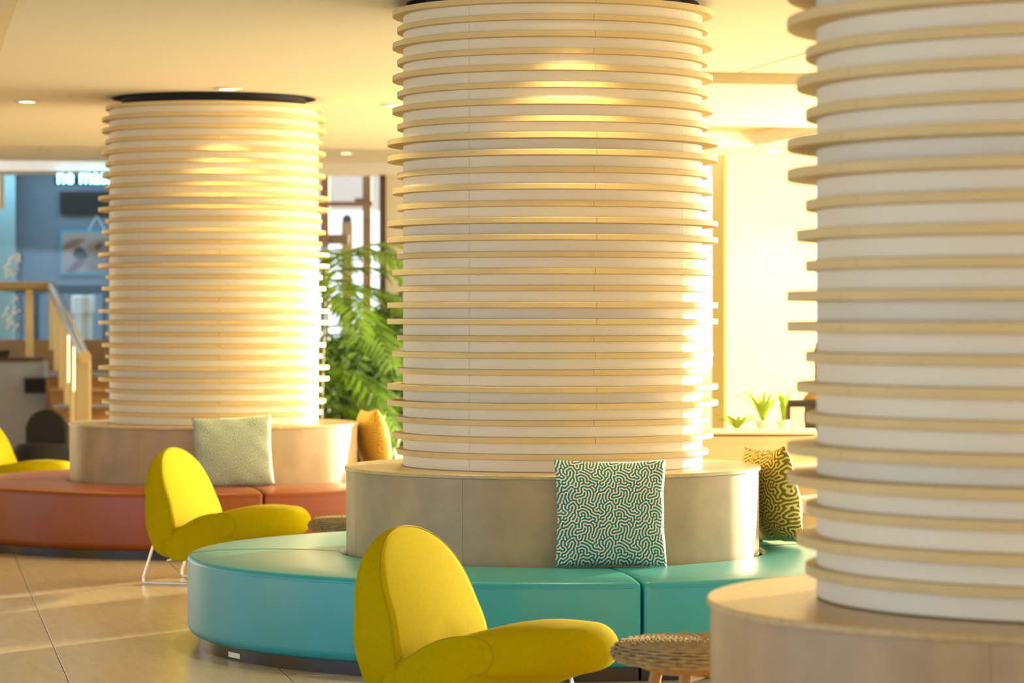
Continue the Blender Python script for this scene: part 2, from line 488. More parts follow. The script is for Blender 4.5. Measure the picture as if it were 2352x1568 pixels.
# ------------------------------------------------------------------ bench backrest drums with maple lids
RD = .944
def drum(x, y, label, dz=0):
    t = thing('bench_drum', label, 'drum', (x, y, 0), 0, 'round upholstered drums under the columns')
    n = 8
    for q in range(n):
        g = math.radians(.03)
        a, b = q * 2 * PI / n + .35, (q + 1) * 2 * PI / n + .35
        MB().lathe([(.90, .0), (RD - .008, .0), (RD - .008, .778 + dz), (.90, .778 + dz)], a + g, b - g, 14).build('upholstered_panel', M['drum'], t, 35)
    z0, z1 = .779 + dz, .7962 + dz
    MB().lathe([(.60, z0), (RD - .002, z0), (RD, z0 + .002), (RD, z1 - .003), (RD - .003, z1), (.60, z1)], n=128).build('lid', M['lid'], t, 35)
    return t
drum(*CC, 'beige drum backrest with maple lid, around the centre column')
drum(*CL, 'beige drum backrest with maple lid, around the left column', -.02)
drum(*CR, 'large beige drum with maple lid at the lower right corner')

# ------------------------------------------------------------------ curved bench segments
RI, RO = .952, 1.65
def rr_profile(inset):
    i = inset
    pts = []
    def corner(cx, cz, r, a0, a1, n):
        for k in range(n + 1):
            a = math.radians(a0 + (a1 - a0) * k / n)
            pts.append((cx + r * COS(a), cz + r * SIN(a)))
    corner(RO - .045 - i, .045 + .055 + i * .6, .045, -90, 0, 6)
    corner(RO - .024 - i, .405 - .024 - i, .024, 0, 80, 6)
    for k in range(1, 6):
        f = k / 6
        pts.append((RO - .024 - i - f * (RO - RI - .054 - 2 * i), .405 - i + .016 * SIN(PI * (.12 + f * .75))))
    corner(RI + .025 + i, .41 - .025 - i, .025, 100, 180, 4)
    pts.append((RI + i, .05 + i)); 
    return pts
def bench(cx, cy, a0, a1, label, m, group):
    t = thing('bench_segment', label, 'bench', (cx, cy, 0), 0, group)
    a0, a1 = math.radians(a0), math.radians(a1)
    ends = ((.000, .018), (.001, .010), (.004, .005), (.009, .001), (.017, 0))
    rings = []
    for da, ins in ends:
        rings.append((a0 + .003 + da, ins))
    n = 40
    for k in range(1, n):
        rings.append((a0 + .027 + (a1 - a0 - .054) * k / n, 0))
    for da, ins in reversed(ends):
        rings.append((a1 - .003 - da, ins))
    R = [[(r * COS(a), r * SIN(a), z) for r, z in rr_profile(ins)] for a, ins in rings]
    pad = MB().loft(R).build('seat_pad', m, t, 40)
    pp = [((RO + .001) * COS(a0 + .02 + (a1 - a0 - .04) * k / 50), (RO + .001) * SIN(a0 + .02 + (a1 - a0 - .04) * k / 50), .381) for k in range(51)]
    MB().tube(pp, .0022, 6).build('piping', m, pad, 60)
    MB().lathe([(1.0, 0), (RO - .05, 0), (RO - .05, .058), (1.0, .058)], a0 + .004, a1 - .004, 40).build('plinth', M['kick'], t, 35)
    return t
g1, g2 = 'turquoise bench segments around the centre column', 'orange bench segments around the left column'
b1 = bench(*CC, -176.5, -78, 'turquoise bench segment between its left end seam and the gap under the teal cushion', M['teal'], g1)
MB().lathe([(RO - .051, .012), (RO - .047, .012), (RO - .047, .034), (RO - .051, .034)], math.radians(-151), math.radians(-147), 6).build('sticker', M['stonetop'], b1)
bench(*CC, -78, 12, 'turquoise bench segment right of the gap under the teal cushion', M['teal'], g1)
bench(*CC, 12, 100, 'turquoise bench segment behind the drum under the olive cushion', M['teal'], g1)
bench(*CC, 100, 183.5, 'turquoise bench segment at far left, behind the seam', M['teal'], g1)
bench(*CL, -164, -74, 'long orange bench segment left of the gap, behind the yellow chair', M['orange'], g2)
bench(*CL, -74, 16, 'orange bench segment right of the gap under the pale cushion', M['orange'], g2)
bench(*CL, 106, 196, 'orange bench segment in front of the far left yellow chair', M['orange'], g2)

# ------------------------------------------------------------------ yellow lounge chairs
def interp(tab, x):              # smooth curve through a table of (x, y)
    if x <= tab[0][0]: return tab[0][1]
    if x >= tab[-1][0]: return tab[-1][1]
    n = len(tab)
    def slope(i):
        a, b = tab[max(i - 1, 0)], tab[min(i + 1, n - 1)]
        return (b[1] - a[1]) / (b[0] - a[0])
    for i in range(n - 1):
        (a, b), (c, d) = tab[i], tab[i + 1]
        if x <= c:
            h = c - a; t = (x - a) / h
            return ((2 * t ** 3 - 3 * t * t + 1) * b + (t ** 3 - 2 * t * t + t) * h * slope(i)
                    + (-2 * t ** 3 + 3 * t * t) * d + (t ** 3 - t * t) * h * slope(i + 1))
HW = .305
def make_chair(label):
    t = thing('lounge_chair', label, 'chair', (0, 0, 0), 0, 'yellow lounge chairs with chrome sled legs')
    # seat: a pill-shaped side profile swept across the width, longest in the middle
    def profile(v, ins=0):
        e = max(0.0, 1 - abs(v) ** 2.2)
        xr, xf = -.02 + ins, .415 + .285 * e ** .75 - ins
        zr, zf = .222, .337 + .008 * e
        tr, tf = .086 - ins + .012 * e, .066 + .016 * e - ins
        pts = []
        n = 14
        for k in range(n + 1):                      # nose
            a = -PI / 2 + PI * k / n
            pts.append((xf - tf * 1.25 + tf * 1.25 * COS(a), zf + tf * SIN(a)))
        for k in range(1, 8):                       # top going back
            f = k / 8
            pts.append((xf - tf * 1.25 + f * (xr + tr - xf + tf * 1.25), zf + tf + f * (zr + tr - zf - tf) + (.026 + .022 * e) * SIN(PI * f)))
        for k in range(n + 1):
            a = PI / 2 + PI * k / n
            pts.append((xr + tr + tr * COS(a), zr + tr * SIN(a)))
        for k in range(1, 8):
            f = k / 8
            pts.append((xr + tr + f * (xf - tf * 1.25 - xr - tr), zr - tr + f * (zf - tf - zr + tr) - (.030 - .012 * e) * SIN(PI * f)))
        return pts
    rings = []
    vs = [-1, -1, -.985, -.95, -.88, -.78, -.66, -.5, -.33, -.17, 0, .17, .33, .5, .66, .78, .88, .95, .985, 1, 1]
    for i, v in enumerate(vs):
        ins = .012 if i in (0, len(vs) - 1) else 0
        yy = v * HW + (-.006 if i == 0 else .006 if i == len(vs) - 1 else 0)
        rings.append([(x, yy, z) for x, z in profile(v, ins)])
    seat = MB().loft(rings).build('seat', M['yellow'], t, 50)
    for s in (-1, 1):
        MB().tube([(x, s * (HW + .001), z) for x, z in profile(s, .001)], .0018, 5, True).build('seam', M['yellow_seam'], seat, 60)
    # back: a tombstone panel, thick at the foot and thin at the top
    zb, ztop = .145, .74
    xr_t = [(.145, -.02), (.19, -.085), (.26, -.108), (.40, -.130), (.54, -.140), (.66, -.142), (.74, -.128)]
    xf_t = [(.145, -.02), (.20, .02), (.31, .045), (.42, .025), (.54, -.022), (.66, -.072), (.74, -.112)]
    def outline(n=120):
        half = []
        for k in range(60):                          # arch of the top, from the crown down
            a = PI / 2 * k / 60
            half.append((HW * SIN(a) ** .92, .46 + (ztop - .46) * COS(a) ** .92))
        for k in range(40):
            f = k / 39
            half.append((HW + .024 * SIN(PI * min(1, f * 1.05)) - .012 * f * f, .46 - f * (.46 - zb - .06)))
        for k in range(1, 16):                       # rounded foot
            a = PI / 2 * k / 15
            half.append((HW - .012 - .06 * (1 - COS(a)), zb + .06 - .06 * SIN(a)))
        full = half + [(0, zb)] + [(-y, z) for y, z in reversed(half[1:])]
        L = [0]
        for p, q in zip(full, full[1:] + full[:1]): L.append(L[-1] + math.dist(p, q))
        pts, i = [], 0
        for k in range(n):
            t = L[-1] * k / n
            while L[i + 1] < t: i += 1
            p, q = full[i], full[(i + 1) % len(full)]
            f = (t - L[i]) / max(1e-9, L[i + 1] - L[i])
            pts.append((p[0] + (q[0] - p[0]) * f, p[1] + (q[1] - p[1]) * f))
        return pts
    O = outline()
    rings = []
    def layer(s, front, edge):
        r = []
        for y, z in O:
            yy, zz = y * s, .44 + (z - .44) * s
            xr, xf = interp(xr_t, zz), interp(xf_t, zz)
            bul = .018 * (1 - s * s)
            mid = (xr + xf) / 2
            x = (xf + bul) if front else (xr - bul * .8)
            x = x + (mid - x) * edge
            r.append((x, yy, zz))
        return r
    for s, e in ((.04, 0), (.3, 0), (.55, 0), (.75, 0), (.88, 0), (.95, .0), (.985, .06), (1, .2)): rings.append(layer(s, True, e))
    for s, e in ((1.004, .2), (1.0, .12), (.985, .04), (.95, 0), (.85, 0), (.7, 0), (.45, 0), (.2, 0), (.04, 0)): rings.append(layer(s, False, e) if (s, e) != (1.004, .2) else layer(1.004, False, .55))
    back = MB().loft(rings).build('backrest', M['yellow'], t, 50)
    seam = [(p[0] + .001, p[1], p[2]) for p in layer(.99, True, .07) if p[2] > .2]
    k0 = max(range(len(seam)), key=lambda i: (Vector(seam[i]) - Vector(seam[i - 1])).length)
    seam = seam[k0:] + seam[:k0]
    MB().tube(seam, .0015, 5).build('seam', M['yellow_seam'], back, 60)
    # chrome sled frame: two bent wire sides and two cross rods
    for s in (-1, 1):
        y0, y1 = s * .24, s * .20
        pts = fillet([(-.085, y0, .30), (-.185, y0, .007), (.50, y1, .007), (.42, y1, .285)], .03)
        MB().tube(pts, .0065, 8).build('sled_leg', M['chrome'], t, 60)
    MB().tube(fillet([(-.03, -.24, .132), (.20, -.225, .19), (.50, -.2, .268)], .05), .0055, 8).build('seat_rail', M['chrome'], t, 60)
    MB().tube(fillet([(-.03, .24, .132), (.20, .225, .19), (.50, .2, .268)], .05), .0055, 8).build('seat_rail', M['chrome'], t, 60)
    MB().tube([(.425, -.2, .262), (.425, .2, .262)], .0055, 8).build('cross_rod', M['chrome'], t, 60)
    return t
AZ = math.radians(-29)
def put_chair(t, near_rear, az):        # near_rear: floor point under the seat's near rear corner
    t.location = (near_rear[0] - HW * SIN(az), near_rear[1] + HW * COS(az), 0)
    t.rotation_euler = (0, 0, az)
ch = make_chair('large yellow lounge chair in the foreground before the turquoise bench')
put_chair(ch, (-.425, 10.52), AZ)
c2 = copy_tree(ch, None, 'yellow lounge chair before the orange bench, behind the turquoise bench')
put_chair(c2, (-1.885, 16.88), math.radians(-20))
c3 = copy_tree(ch, None, 'yellow lounge chair at the far left edge behind the orange bench')
put_chair(c3, (-3.94, 22.2), math.radians(-26))

# ------------------------------------------------------------------ wicker stools
def make_stool(label):
    t = thing('wicker_stool', label, 'side table', (0, 0, 0), 0, 'round wicker side tables on oak legs')
    R, K = .292, 22
    top = MB()
    def strand(r, z, rad, wave_r, wave_z, ph):
        n = K * 8
        top.tube([((r + wave_r * COS(K * a + ph)) * COS(a), (r + wave_r * COS(K * a + ph)) * SIN(a), z + wave_z * COS(K * a + ph))
                  for a in [2 * PI * i / n for i in range(n)]], rad, 5, True)
    n = K * 8
    for i in range(26):                                           # top, ring by ring over the radial ribs
        r = .012 + i * .0101
        sg = 1 if i % 2 else -1
        top.tube([(r * COS(a), r * SIN(a), .4405 - .011 * (r / .28) ** 4 + .0042 * (r / .27) * COS(K * a / 2) ** 2 + sg * .0012 * COS(K * a))
                  for a in [2 * PI * q / n for q in range(n)]], .0057, 5, True)
    prof = [(.272, .431), (.283, .424), (.290, .415), (.293, .405), (.291, .395), (.285, .387), (.277, .381)]
    for i, (r, z) in enumerate(prof):                              # rim, strands woven in and out
        strand(r, z, .0052, .0045, 0, 0 if i % 2 else PI)
    top.lathe([(0, .380), (.272, .380), (.284, .402), (.268, .428), (0, .434)], n=48)
    top.build('woven_top', M['wicker'], t, 60)
    st = MB()
    for k in range(K):
        a = 2 * PI * k / K
        st.tube([(.05 * COS(a), .05 * SIN(a), .442), (.16 * COS(a), .16 * SIN(a), .443), (.262 * COS(a), .262 * SIN(a), .436)], .0035, 5)
    st.build('radial_stakes', M['wicker'], t, 60)
    MB().lathe([(.0, .355), (.20, .355), (.205, .38), (0, .38)], n=32).build('underframe', M['oak'], t, 35)
    for k in range(4):
        a = PI / 4 + k * PI / 2
        p0 = Vector((.155 * COS(a), .155 * SIN(a), .378)); p1 = Vector((.235 * COS(a), .235 * SIN(a), 0))
        MB().tube([p0, p0.lerp(p1, .5), p1], [.021, .018, .0125], 12).build('leg', M['oak'], t, 60)
    for k in range(2):
        a = PI / 4 + k * PI / 2
        MB().box(-.17, .17, -.011, .011, .325, .358, Matrix.Rotation(a, 4, 'Z')).build('stretcher', M['oak'], t)
    return t
s1 = make_stool('round wicker side table with oak legs beside the foreground chair')
s1.location = (.612, 9.85, 0); s1.rotation_euler = (0, 0, .35); s1.scale = (1, 1, 1)
s2 = copy_tree(s1, None, 'round wicker side table beyond the turquoise bench, half hidden by the centre drum')
s2.location = (-.745, 15.80, 0); s2.rotation_euler = (0, 0, .9)

# ------------------------------------------------------------------ cushions
def cushion_mesh(name, m, w=.23, h=.225, th=.075, seed=0, corner=.05):
    n = 28
    rng = random.Random(seed)
    ph = [rng.uniform(0, 6.28) for _ in range(6)]
    vs, idx, uvs = [], {}, []
    def P(i, j, side):
        u, v = -1 + 2 * i / n, -1 + 2 * j / n
        px = w * u * (1 - corner * (1 - v * v)); pz = h * v * (1 - (corner if v > 0 else corner * .3) * (1 - u * u))
        b = (max(0, 1 - abs(u) ** 2.3) * max(0, 1 - abs(v) ** 2.3)) ** .52
        wr = 1 + .06 * SIN(3 * u + ph[0]) * SIN(2.5 * v + ph[1]) + .03 * SIN(7 * u * v + ph[2])
        fold = .006 * SIN(9 * (u + v) + ph[3]) * (1 - b)
        return (px, -side * th * b * wr + fold, pz)
    for side in (1, -1):
        for i in range(n + 1):
            for j in range(n + 1):
                edge = i in (0, n) or j in (0, n)
                if side == -1 and edge:
                    idx[(i, j, -1)] = idx[(i, j, 1)]; continue
                idx[(i, j, side)] = len(vs); vs.append(P(i, j, side)); uvs.append((i / n, j / n))
    fs = []
    for side in (1, -1):
        for i in range(n):
            for j in range(n):
                q = [idx[(i, j, side)], idx[(i + 1, j, side)], idx[(i + 1, j + 1, side)], idx[(i, j + 1, side)]]
                fs.append(q if side == 1 else q[::-1])
    me = bpy.data.meshes.new(name); me.from_pydata(vs, [], fs); me.materials.append(m)
    ul = me.uv_layers.new(name='UVMap')
    for l in me.loops: ul.data[l.index].uv = uvs[l.vertex_index]
    me.polygons.foreach_set('use_smooth', [True] * len(me.polygons))
    # knife-edge seam along the rim
    return me
def cushion(label, m, center, facing, lean, roll, seed, **kw):
    o = link('cushion', cushion_mesh('cushion', m, seed=seed, **kw))
    f = math.atan2(facing[1], facing[0]) + PI / 2
    o.matrix_world = Matrix.Translation(center) @ Matrix.Rotation(f, 4, 'Z') @ Matrix.Rotation(lean, 4, 'X') @ Matrix.Rotation(roll, 4, 'Y')
    tag(o, label, 'cushion', 'labyrinth print cushions on the benches')
    return o
cushion('teal cushion with cream labyrinth print leaning on the centre drum', M['cush_teal'], (.415, 13.015, .645), (.10, -1), math.radians(-9), math.radians(.5), 1, w=.238, h=.226)
cushion('olive gold labyrinth cushion leaning on the right side of the centre drum', M['cush_gold'], (1.205, 14.32, .648), (COS(.34), SIN(.34)), math.radians(-9), math.radians(3), 2, w=.235, th=.095, corner=.09)
cushion('pale green labyrinth cushion on the orange bench, behind the yellow chair', M['cush_pale'], (-1.725, 19.13, .63), (.12, -1), math.radians(-10), math.radians(-2.5), 3, w=.245, h=.222)
cushion('amber cushion leaning on the right side of the left drum', M['cush_amber'], (-.915, 20.45, .635), (COS(.3), SIN(.3)), math.radians(-9), math.radians(3), 4, w=.235, th=.095, corner=.09)

# ------------------------------------------------------------------ recessed downlights
lamp_d = bpy.data.lights.new('downlight_lamp', 'SPOT')
lamp_d.energy = SPOT_W; lamp_d.color = SPOT_COL; lamp_d.spot_size = math.radians(95); lamp_d.spot_blend = .6; lamp_d.shadow_soft_size = .09
trim_me = MB().lathe([(.055, -.004), (.085, -.004), (.09, .001), (.09, .004), (.055, .004)], n=32).mesh('trim', M['white'], 40)
lens_me = MB().lathe([(0, .002), (.055, .002), (.055, .006), (0, .006)], n=24).mesh('lens', M['lamp'])
def downlight(x, y, z, label, power=1.0):
    t = thing('downlight', label, 'downlight', (x, y, z - .006), 0, 'recessed ceiling downlights')
    link('trim', trim_me, t); link('lens', lens_me, t)
    d = lamp_d if power == 1 else lamp_d.copy()
    if power != 1: d.energy = SPOT_W * power
    l = bpy.data.objects.new('lamp', d); COL.objects.link(l); l.parent = t; l.location = (0, 0, -.012)
    return t
for x, y, z, lab in ((-3.2, 20.4, CZ, 'recessed downlight at the far left of the cream ceiling'),
                     (-1.77, 19.27, CZ, 'recessed downlight just before the left column'),
                     (-.79, 20.77, CZ, 'recessed downlight against the left edge of the centre column'),
                     (-1.0, 13.70, CZ, 'recessed downlight at the top frame edge left of the centre column'),
                     (.28, 13.1, CZ, 'recessed downlight hidden above the centre column front'),
                     (-1.66, 31.0, TZ, 'small far downlight over the garden window'),
                     (.45, 29.6, TZ, 'unseen fill downlight added behind the centre column'),  # added out of sight to brighten the rear ceiling and wall
                     (-2.5, 29.6, TZ, 'unseen fill downlight added behind the left column'),  # second added fill for the rear ceiling and wall
                     ):
    downlight(x, y, z, lab, 6.0 if 29 < y < 30 else .12 if y > 30 else 1.0)

# ------------------------------------------------------------------ shop, stair and rail at the far left
GY = 34.3
def gx(px): return (px - 1176) / F * GY
sh = bpy.data.objects.new('window_8', None); COL.objects.link(sh); struct(sh, 'glass shop front at the upper left')
zt2, zb2 = at(0, 400, GY).z, at(0, 780, GY).z
for a, b in ((-120, 47), (50, 330), (333, 560)):
    MB().box(gx(a), gx(b), GY, GY + .012, zb2, zt2).build('pane', M['shopglass'], sh)
MB().box(gx(-120), gx(560), GY - .03, GY + .05, zt2, zt2 + .06).build('head_rail', M['ceiling_tile'], sh)
MB().box(gx(0), gx(9), GY - .02, GY + .02, at(0, 480, GY).z, zt2).build('bracket', M['railpaint'], sh)
struct(MB().box(gx(-140), gx(560), GY - .9, GY + .1, at(0, 392, 33.4).z, TZ + .1).build('trim_7', M['ceiling']), 'ceiling bulkhead above the shop front')
struct(MB().box(gx(-140), gx(700), GY - .05, GY + .2, .0, zb2).build('trim_8', M['brownmid']), 'brown plinth wall under the shop glass')
struct(MB().box(gx(-140), gx(700), GY - .1, GY + 3.4, .0, .85).build('trim_9', M['brownmid']), 'raised platform of the shop')
SY = GY + 1.5
def sx(px): return (px - 1176) / F * SY
struct(MB().box(sx(-220), sx(46), SY - .35, SY - .3, .9, 3.5).build('trim_10', M['shoppale']), 'pale aqua side panel inside the shop')
struct(MB().box(sx(-220), sx(700), SY, SY + .1, .9, 3.6).build('wall_shop', M['shopwall']), 'blue grey wall inside the glass shop')
# lit sign
def text(s, size, m, name, depth=.01):
    cu = bpy.data.curves.new(name, 'FONT'); cu.body = s; cu.size = size; cu.extrude = depth; cu.offset = .002
    o = bpy.data.objects.new(name, cu); COL.objects.link(o)
    bpy.context.view_layer.update()
    dg = bpy.context.evaluated_depsgraph_get()
    me = bpy.data.meshes.new_from_object(o.evaluated_get(dg))
    bpy.data.objects.remove(o)
    me.materials.clear(); me.materials.append(m)
    return me
sign = thing('lit_sign', 'cyan lit lettering sign hanging at the top of the shop glass', 'sign', (at(130, 0, GY - .95).x, GY - .95, at(0, 421, GY - .95).z))
MB().box(-.03, .80, .02, .035, -.012, .075).build('sign_board', M['screen'], sign)
whole = text('ne mass', .168, M['led'], 'letters', .012)
bb = [v.co for v in whole.vertices]
wx = max(p.x for p in bb) - min(p.x for p in bb); hx = max(p.y for p in bb) - min(p.y for p in bb)
bm = bmesh.new(); bm.from_mesh(whole); bmesh.ops.remove_doubles(bm, verts=bm.verts[:], dist=1e-5)
seen = set()
for v0 in list(bm.verts):
    if v0 in seen: continue
    stack, isl = [v0], []
    seen.add(v0)
    while stack:
        v_ = stack.pop(); isl.append(v_)
        for e_ in v_.link_edges:
            o_ = e_.other_vert(v_)
            if o_ not in seen: seen.add(o_); stack.append(o_)
    ix = {v_: i_ for i_, v_ in enumerate(isl)}
    fs_ = {f_ for v_ in isl for f_ in v_.link_faces}
    lm = MB().add([(v_.co.x, v_.co.y, v_.co.z) for v_ in isl], [[ix[q] for q in f_.verts] for f_ in fs_])
    lo = lm.build('letter', M['led'], sign, None, (0, 0, 0), (PI / 2, 0, 0))
    lo.scale = (.60 / wx, .112 / hx, 1)
bm.free()
# television
tv = thing('television', 'dark wall screen inside the shop above the framed picture', 'television', tuple(at(205, 465, SY - .06)))
MB().bevel_box(-.34, .34, -.03, .03, -.125, .125, .012).build('case', M['black'], tv)
MB().box(-.32, .32, -.034, -.029, -.105, .105).build('screen', M['screen'], tv)
MB().box(-.03, .03, .03, .06, -.04, .04).build('bracket', M['black'], tv)
# framed photograph of a massage
def poster(n=96, m=128):
    yy, xx = np.mgrid[0:n, 0:m]; y = 1 - yy / n; x = xx / m
    y = yy / n
    img = np.ones((n, m, 3)) * np.array([.34, .27, .25])
    def blob(cx, cy, rx, ry, ang, col, soft=.25):
        c, s = COS(ang), SIN(ang)
        dx, dy = (x - cx) * 1.72, (y - cy)
        a = (dx * c + dy * s) / rx; b = (-dx * s + dy * c) / ry
        w = 1 / (1 + np.exp((np.sqrt(a * a + b * b) - 1) / soft * 2.2))
        img[:] = img * (1 - w[..., None]) + np.array(col) * w[..., None]
    blob(.62, .28, .50, .30, .25, (.20, .115, .07))
    blob(.60, .60, .45, .22, .1, (.22, .125, .08))
    blob(.20, .15, .34, .095, .75, (.19, .07, .04))
    blob(.16, .70, .32, .10, .42, (.20, .085, .05))
    blob(.25, .47, .155, .15, .3, (.010, .008, .007), .12)
    blob(.32, .40, .10, .08, .3, (.010, .008, .007), .15)
    blob(.53, .64, .10, .06, .7, (.06, .02, .015))
    blob(.30, .95, 1.2, .11, 0, (.33, .27, .25))
    return np.clip(img, 0, 1)
PIMG = gray_image('massage_picture', poster() ** (1 / 2.2))
pm = bpy.data.materials.new('picture_print'); pm.use_nodes = True
nt = pm.node_tree; im = nt.nodes.new('ShaderNodeTexImage'); im.image = PIMG; uvn = nt.nodes.new('ShaderNodeUVMap')
nt.links.new(uvn.outputs['UV'], im.inputs['Vector'])
nt.links.new(im.outputs['Color'], nt.nodes['Principled BSDF'].inputs['Base Color'])
nt.nodes['Principled BSDF'].inputs['Roughness'].default_value = .4
pc = at(222, 579, SY - .04)
pic = thing('framed_picture', 'framed picture of a person lying face down, inside the shop', 'picture', tuple(pc))
pw, ph_ = .405, .235
MB().bevel_box(-pw - .03, pw + .03, 0, .03, -ph_ - .03, ph_ + .03, .006).build('frame', M['aqua'], pic)
me = bpy.data.meshes.new('print')
me.from_pydata([(-pw, -.004, -ph_), (pw, -.004, -ph_), (pw, -.004, ph_), (-pw, -.004, ph_)], [], [(0, 1, 2, 3)])
ul = me.uv_layers.new(name='UVMap')
for l, uv in zip(me.loops, ((0, 0), (1, 0), (1, 1), (0, 1))): ul.data[l.index].uv = uv
me.materials.append(pm)
link('print', me, pic)
for s in (-1, 1):
    MB().tube([(s * .09, .0, ph_ + .02), (0, .02, ph_ + .19)], .006, 5).build('hanging_wire', M['decal'], pic)
# white squiggled decal on the glass
rng = random.Random(5)
dc = MB()
for k in range(26):
    px_, py_ = rng.uniform(16, 46), rng.choice((rng.uniform(585, 635), rng.uniform(685, 755)))
    c = at(px_, py_, GY - .02)
    w_, h_ = rng.uniform(.012, .04), rng.uniform(.015, .05)
    a = rng.uniform(-.5, .9)
    c.y -= .004 * k
    dc.tube([c + Vector((w_ * COS(a + q), 0, h_ * SIN(1.7 * q))) for q in [0, .5, 1, 1.6, 2.2, 2.8]], rng.uniform(.006, .012), 6)
o = dc.build('glass_decal', M['decal']); tag(o, 'white broken script lettering on the shop glass', 'decal'); o['kind'] = 'stuff'
# solid box standing in for a white reflection in the shop glass
o = MB().bevel_box(-.13, .13, -.1, .1, -.11, .11, .02).build('reflection_box', M['white'], None, 40, tuple(at(192, 700, SY - .5)))
tag(o, 'pale box on a stand, imitating a reflection in the shop glass', 'box')
MB().box(-.10, .10, -.08, .08, -.735, -.11).build('stand', M['white'], o)

# stair of six risers, its edges square to the grid
SD = Vector((-.25, .97, 0)).normalized()                   # way up
S0 = Vector((-4.21, 29.3, 0))
stair = thing('staircase', 'timber and stone staircase rising to the shop', 'staircase', tuple(S0), math.atan2(-SD.x, SD.y) * 0)
NST, RUN, RISE = 6, .40, .148
for k in range(NST):
    base = SD * (k * RUN)
    for q in range(3):
        MB().bevel_box(base.x + .002 * q, base.x + 1.9, base.y + .006 * q, base.y + RUN + .02, k * RISE + .038 * q, k * RISE + .038 * q + .033, .003).build('riser_slat', M['stairwood'], stair)
    MB().bevel_box(base.x - .005, base.x + 1.9, base.y - .025, base.y + RUN + .02, (k + 1) * RISE - .035, (k + 1) * RISE, .008).build('tread', M['stairstone'] if k % 2 else M['stairwood'], stair)
    if k: MB().box(base.x, base.x + 1.9, base.y, base.y + RUN, 0, k * RISE).build('infill', M['brownmid'], stair)
# grey wall and its cap
gwl = struct(MB().box(at(-160, 0, 31.8).x, at(100, 0, 31.8).x, 31.8, 32.1, 0, at(0, 830, 31.8).z).build('wall_stair', M['greywall']), 'pale grey wall left of the staircase')
MB().box(at(-160, 0, 31.8).x, at(88, 0, 31.8).x, 31.74, 32.14, at(0, 830, 31.8).z, at(0, 821, 31.8).z).build('wall_cap', M['brown'], gwl)
o = MB().bevel_box(-.11, .11, -.09, .09, -.08, .08, .008).build('wall_speaker', M['black'], None, None, tuple(at(82, 885, 31.7)))
tag(o, 'black box speaker on the pale grey stair wall', 'speaker')
MB().box(-.09, .09, -.096, -.09, -.06, .06).build('grille', M['blackfab'], o)
# balustrade
rail = thing('stair_balustrade', 'cream timber balustrade with flat balusters and varnished handrail', 'railing', (0, 0, 0))
R0, R1 = at(192, 815, 29.0), at(118, 664, 32.2)
nb = 7
for k in range(nb):
    f = k / (nb - 1)
    p = R0.lerp(R1, f)
    zt_ = p.z - .02; zb_ = max(0.0, (p.y - 29.3) / .97 / RUN * RISE) if k else 0.0
    hw = .066 if k == 0 else .019
    MB().bevel_box(-hw, hw, -.045, .045, zb_, zt_, .008, Matrix.Translation((p.x, p.y, 0))).build('newel_post' if k in (0, nb - 1) else 'baluster', M['railpaint'], rail)
d = (R1 - R0).normalized()
MB().tube([R0 - d * .16 + Vector((0, 0, .008)), R0 - d * .11 + Vector((0, 0, .01))], .058, 14).build('rail_end', M['railpaint'], rail, 60)
MB().tube([R0 - d * .12 + Vector((0, 0, .01)), R0.lerp(R1, .5) + Vector((0, 0, .02)), R1 + Vector((0, 0, .02))], .055, 12).build('handrail', M['railtop'], rail, 60)
T0 = at(122, 657, 32.2)
MB().tube([T0, at(-140, 657, 32.2)], .05, 12).build('handrail', M['railtop'], rail, 60)
MB().tube([R1 + Vector((0, 0, .02)), T0], .05, 12).build('rail_bend', M['railpaint'], rail, 60)
for px_ in (68, -60):
    p = at(px_, 657, 32.2)
    MB().bevel_box(-.037, .037, -.03, .03, .85, p.z, .006, Matrix.Translation((p.x, p.y, 0))).build('baluster', M['railpaint'], rail)
struct(MB().box(at(-200, 0, 32).x, at(700, 0, 32).x, 32.15, 34.2, 0, .86).build('trim_11', M['brownmid']), 'landing at the head of the staircase')
# plant spilling over the stair wall
def blades(n, length, width, droop, spread, rng, m, name, parent, loc, up=.6):
    mb = MB()
    for i in range(n):
        a = rng.uniform(0, 2 * PI); L = length * rng.uniform(.6, 1.1); w = width * rng.uniform(.7, 1.2)
        out = spread * rng.uniform(.3, 1.0); dirx, diry = COS(a), SIN(a)
        side = Vector((-diry, dirx, 0)); rows = []
        for k in range(6):
            f = k / 5
            p = Vector((dirx * out * L * f, diry * out * L * f, L * up * (1.6 * f - droop * f * f)))
            ww = w * (1 - f) ** .7 * (.5 + f * 1.2 if f < .4 else 1)
            rows.append([p - side * ww, p + Vector((0, 0, -.15 * ww)), p + side * ww])
        mb.loft(rows, cap=False, closed_ring=False)
    return mb.build(name, m, parent, 60, loc)
pl = thing('trailing_plant', 'trailing green plant on the stair wall at the left frame edge', 'plant', tuple(at(-8, 822, 31.9)))
for k in range(6):
    blades(7, .38, .022, 1.9, 1.0, rng, M['palm2'], 'leaf_cluster', pl, (rng.uniform(-.25, .12), rng.uniform(-.1, .05), 0))
MB().lathe([(.0, -.02), (.12, -.02), (.14, .08), (.12, .08), (0, .06)], n=20).build('pot', M['soil'], pl, 40)
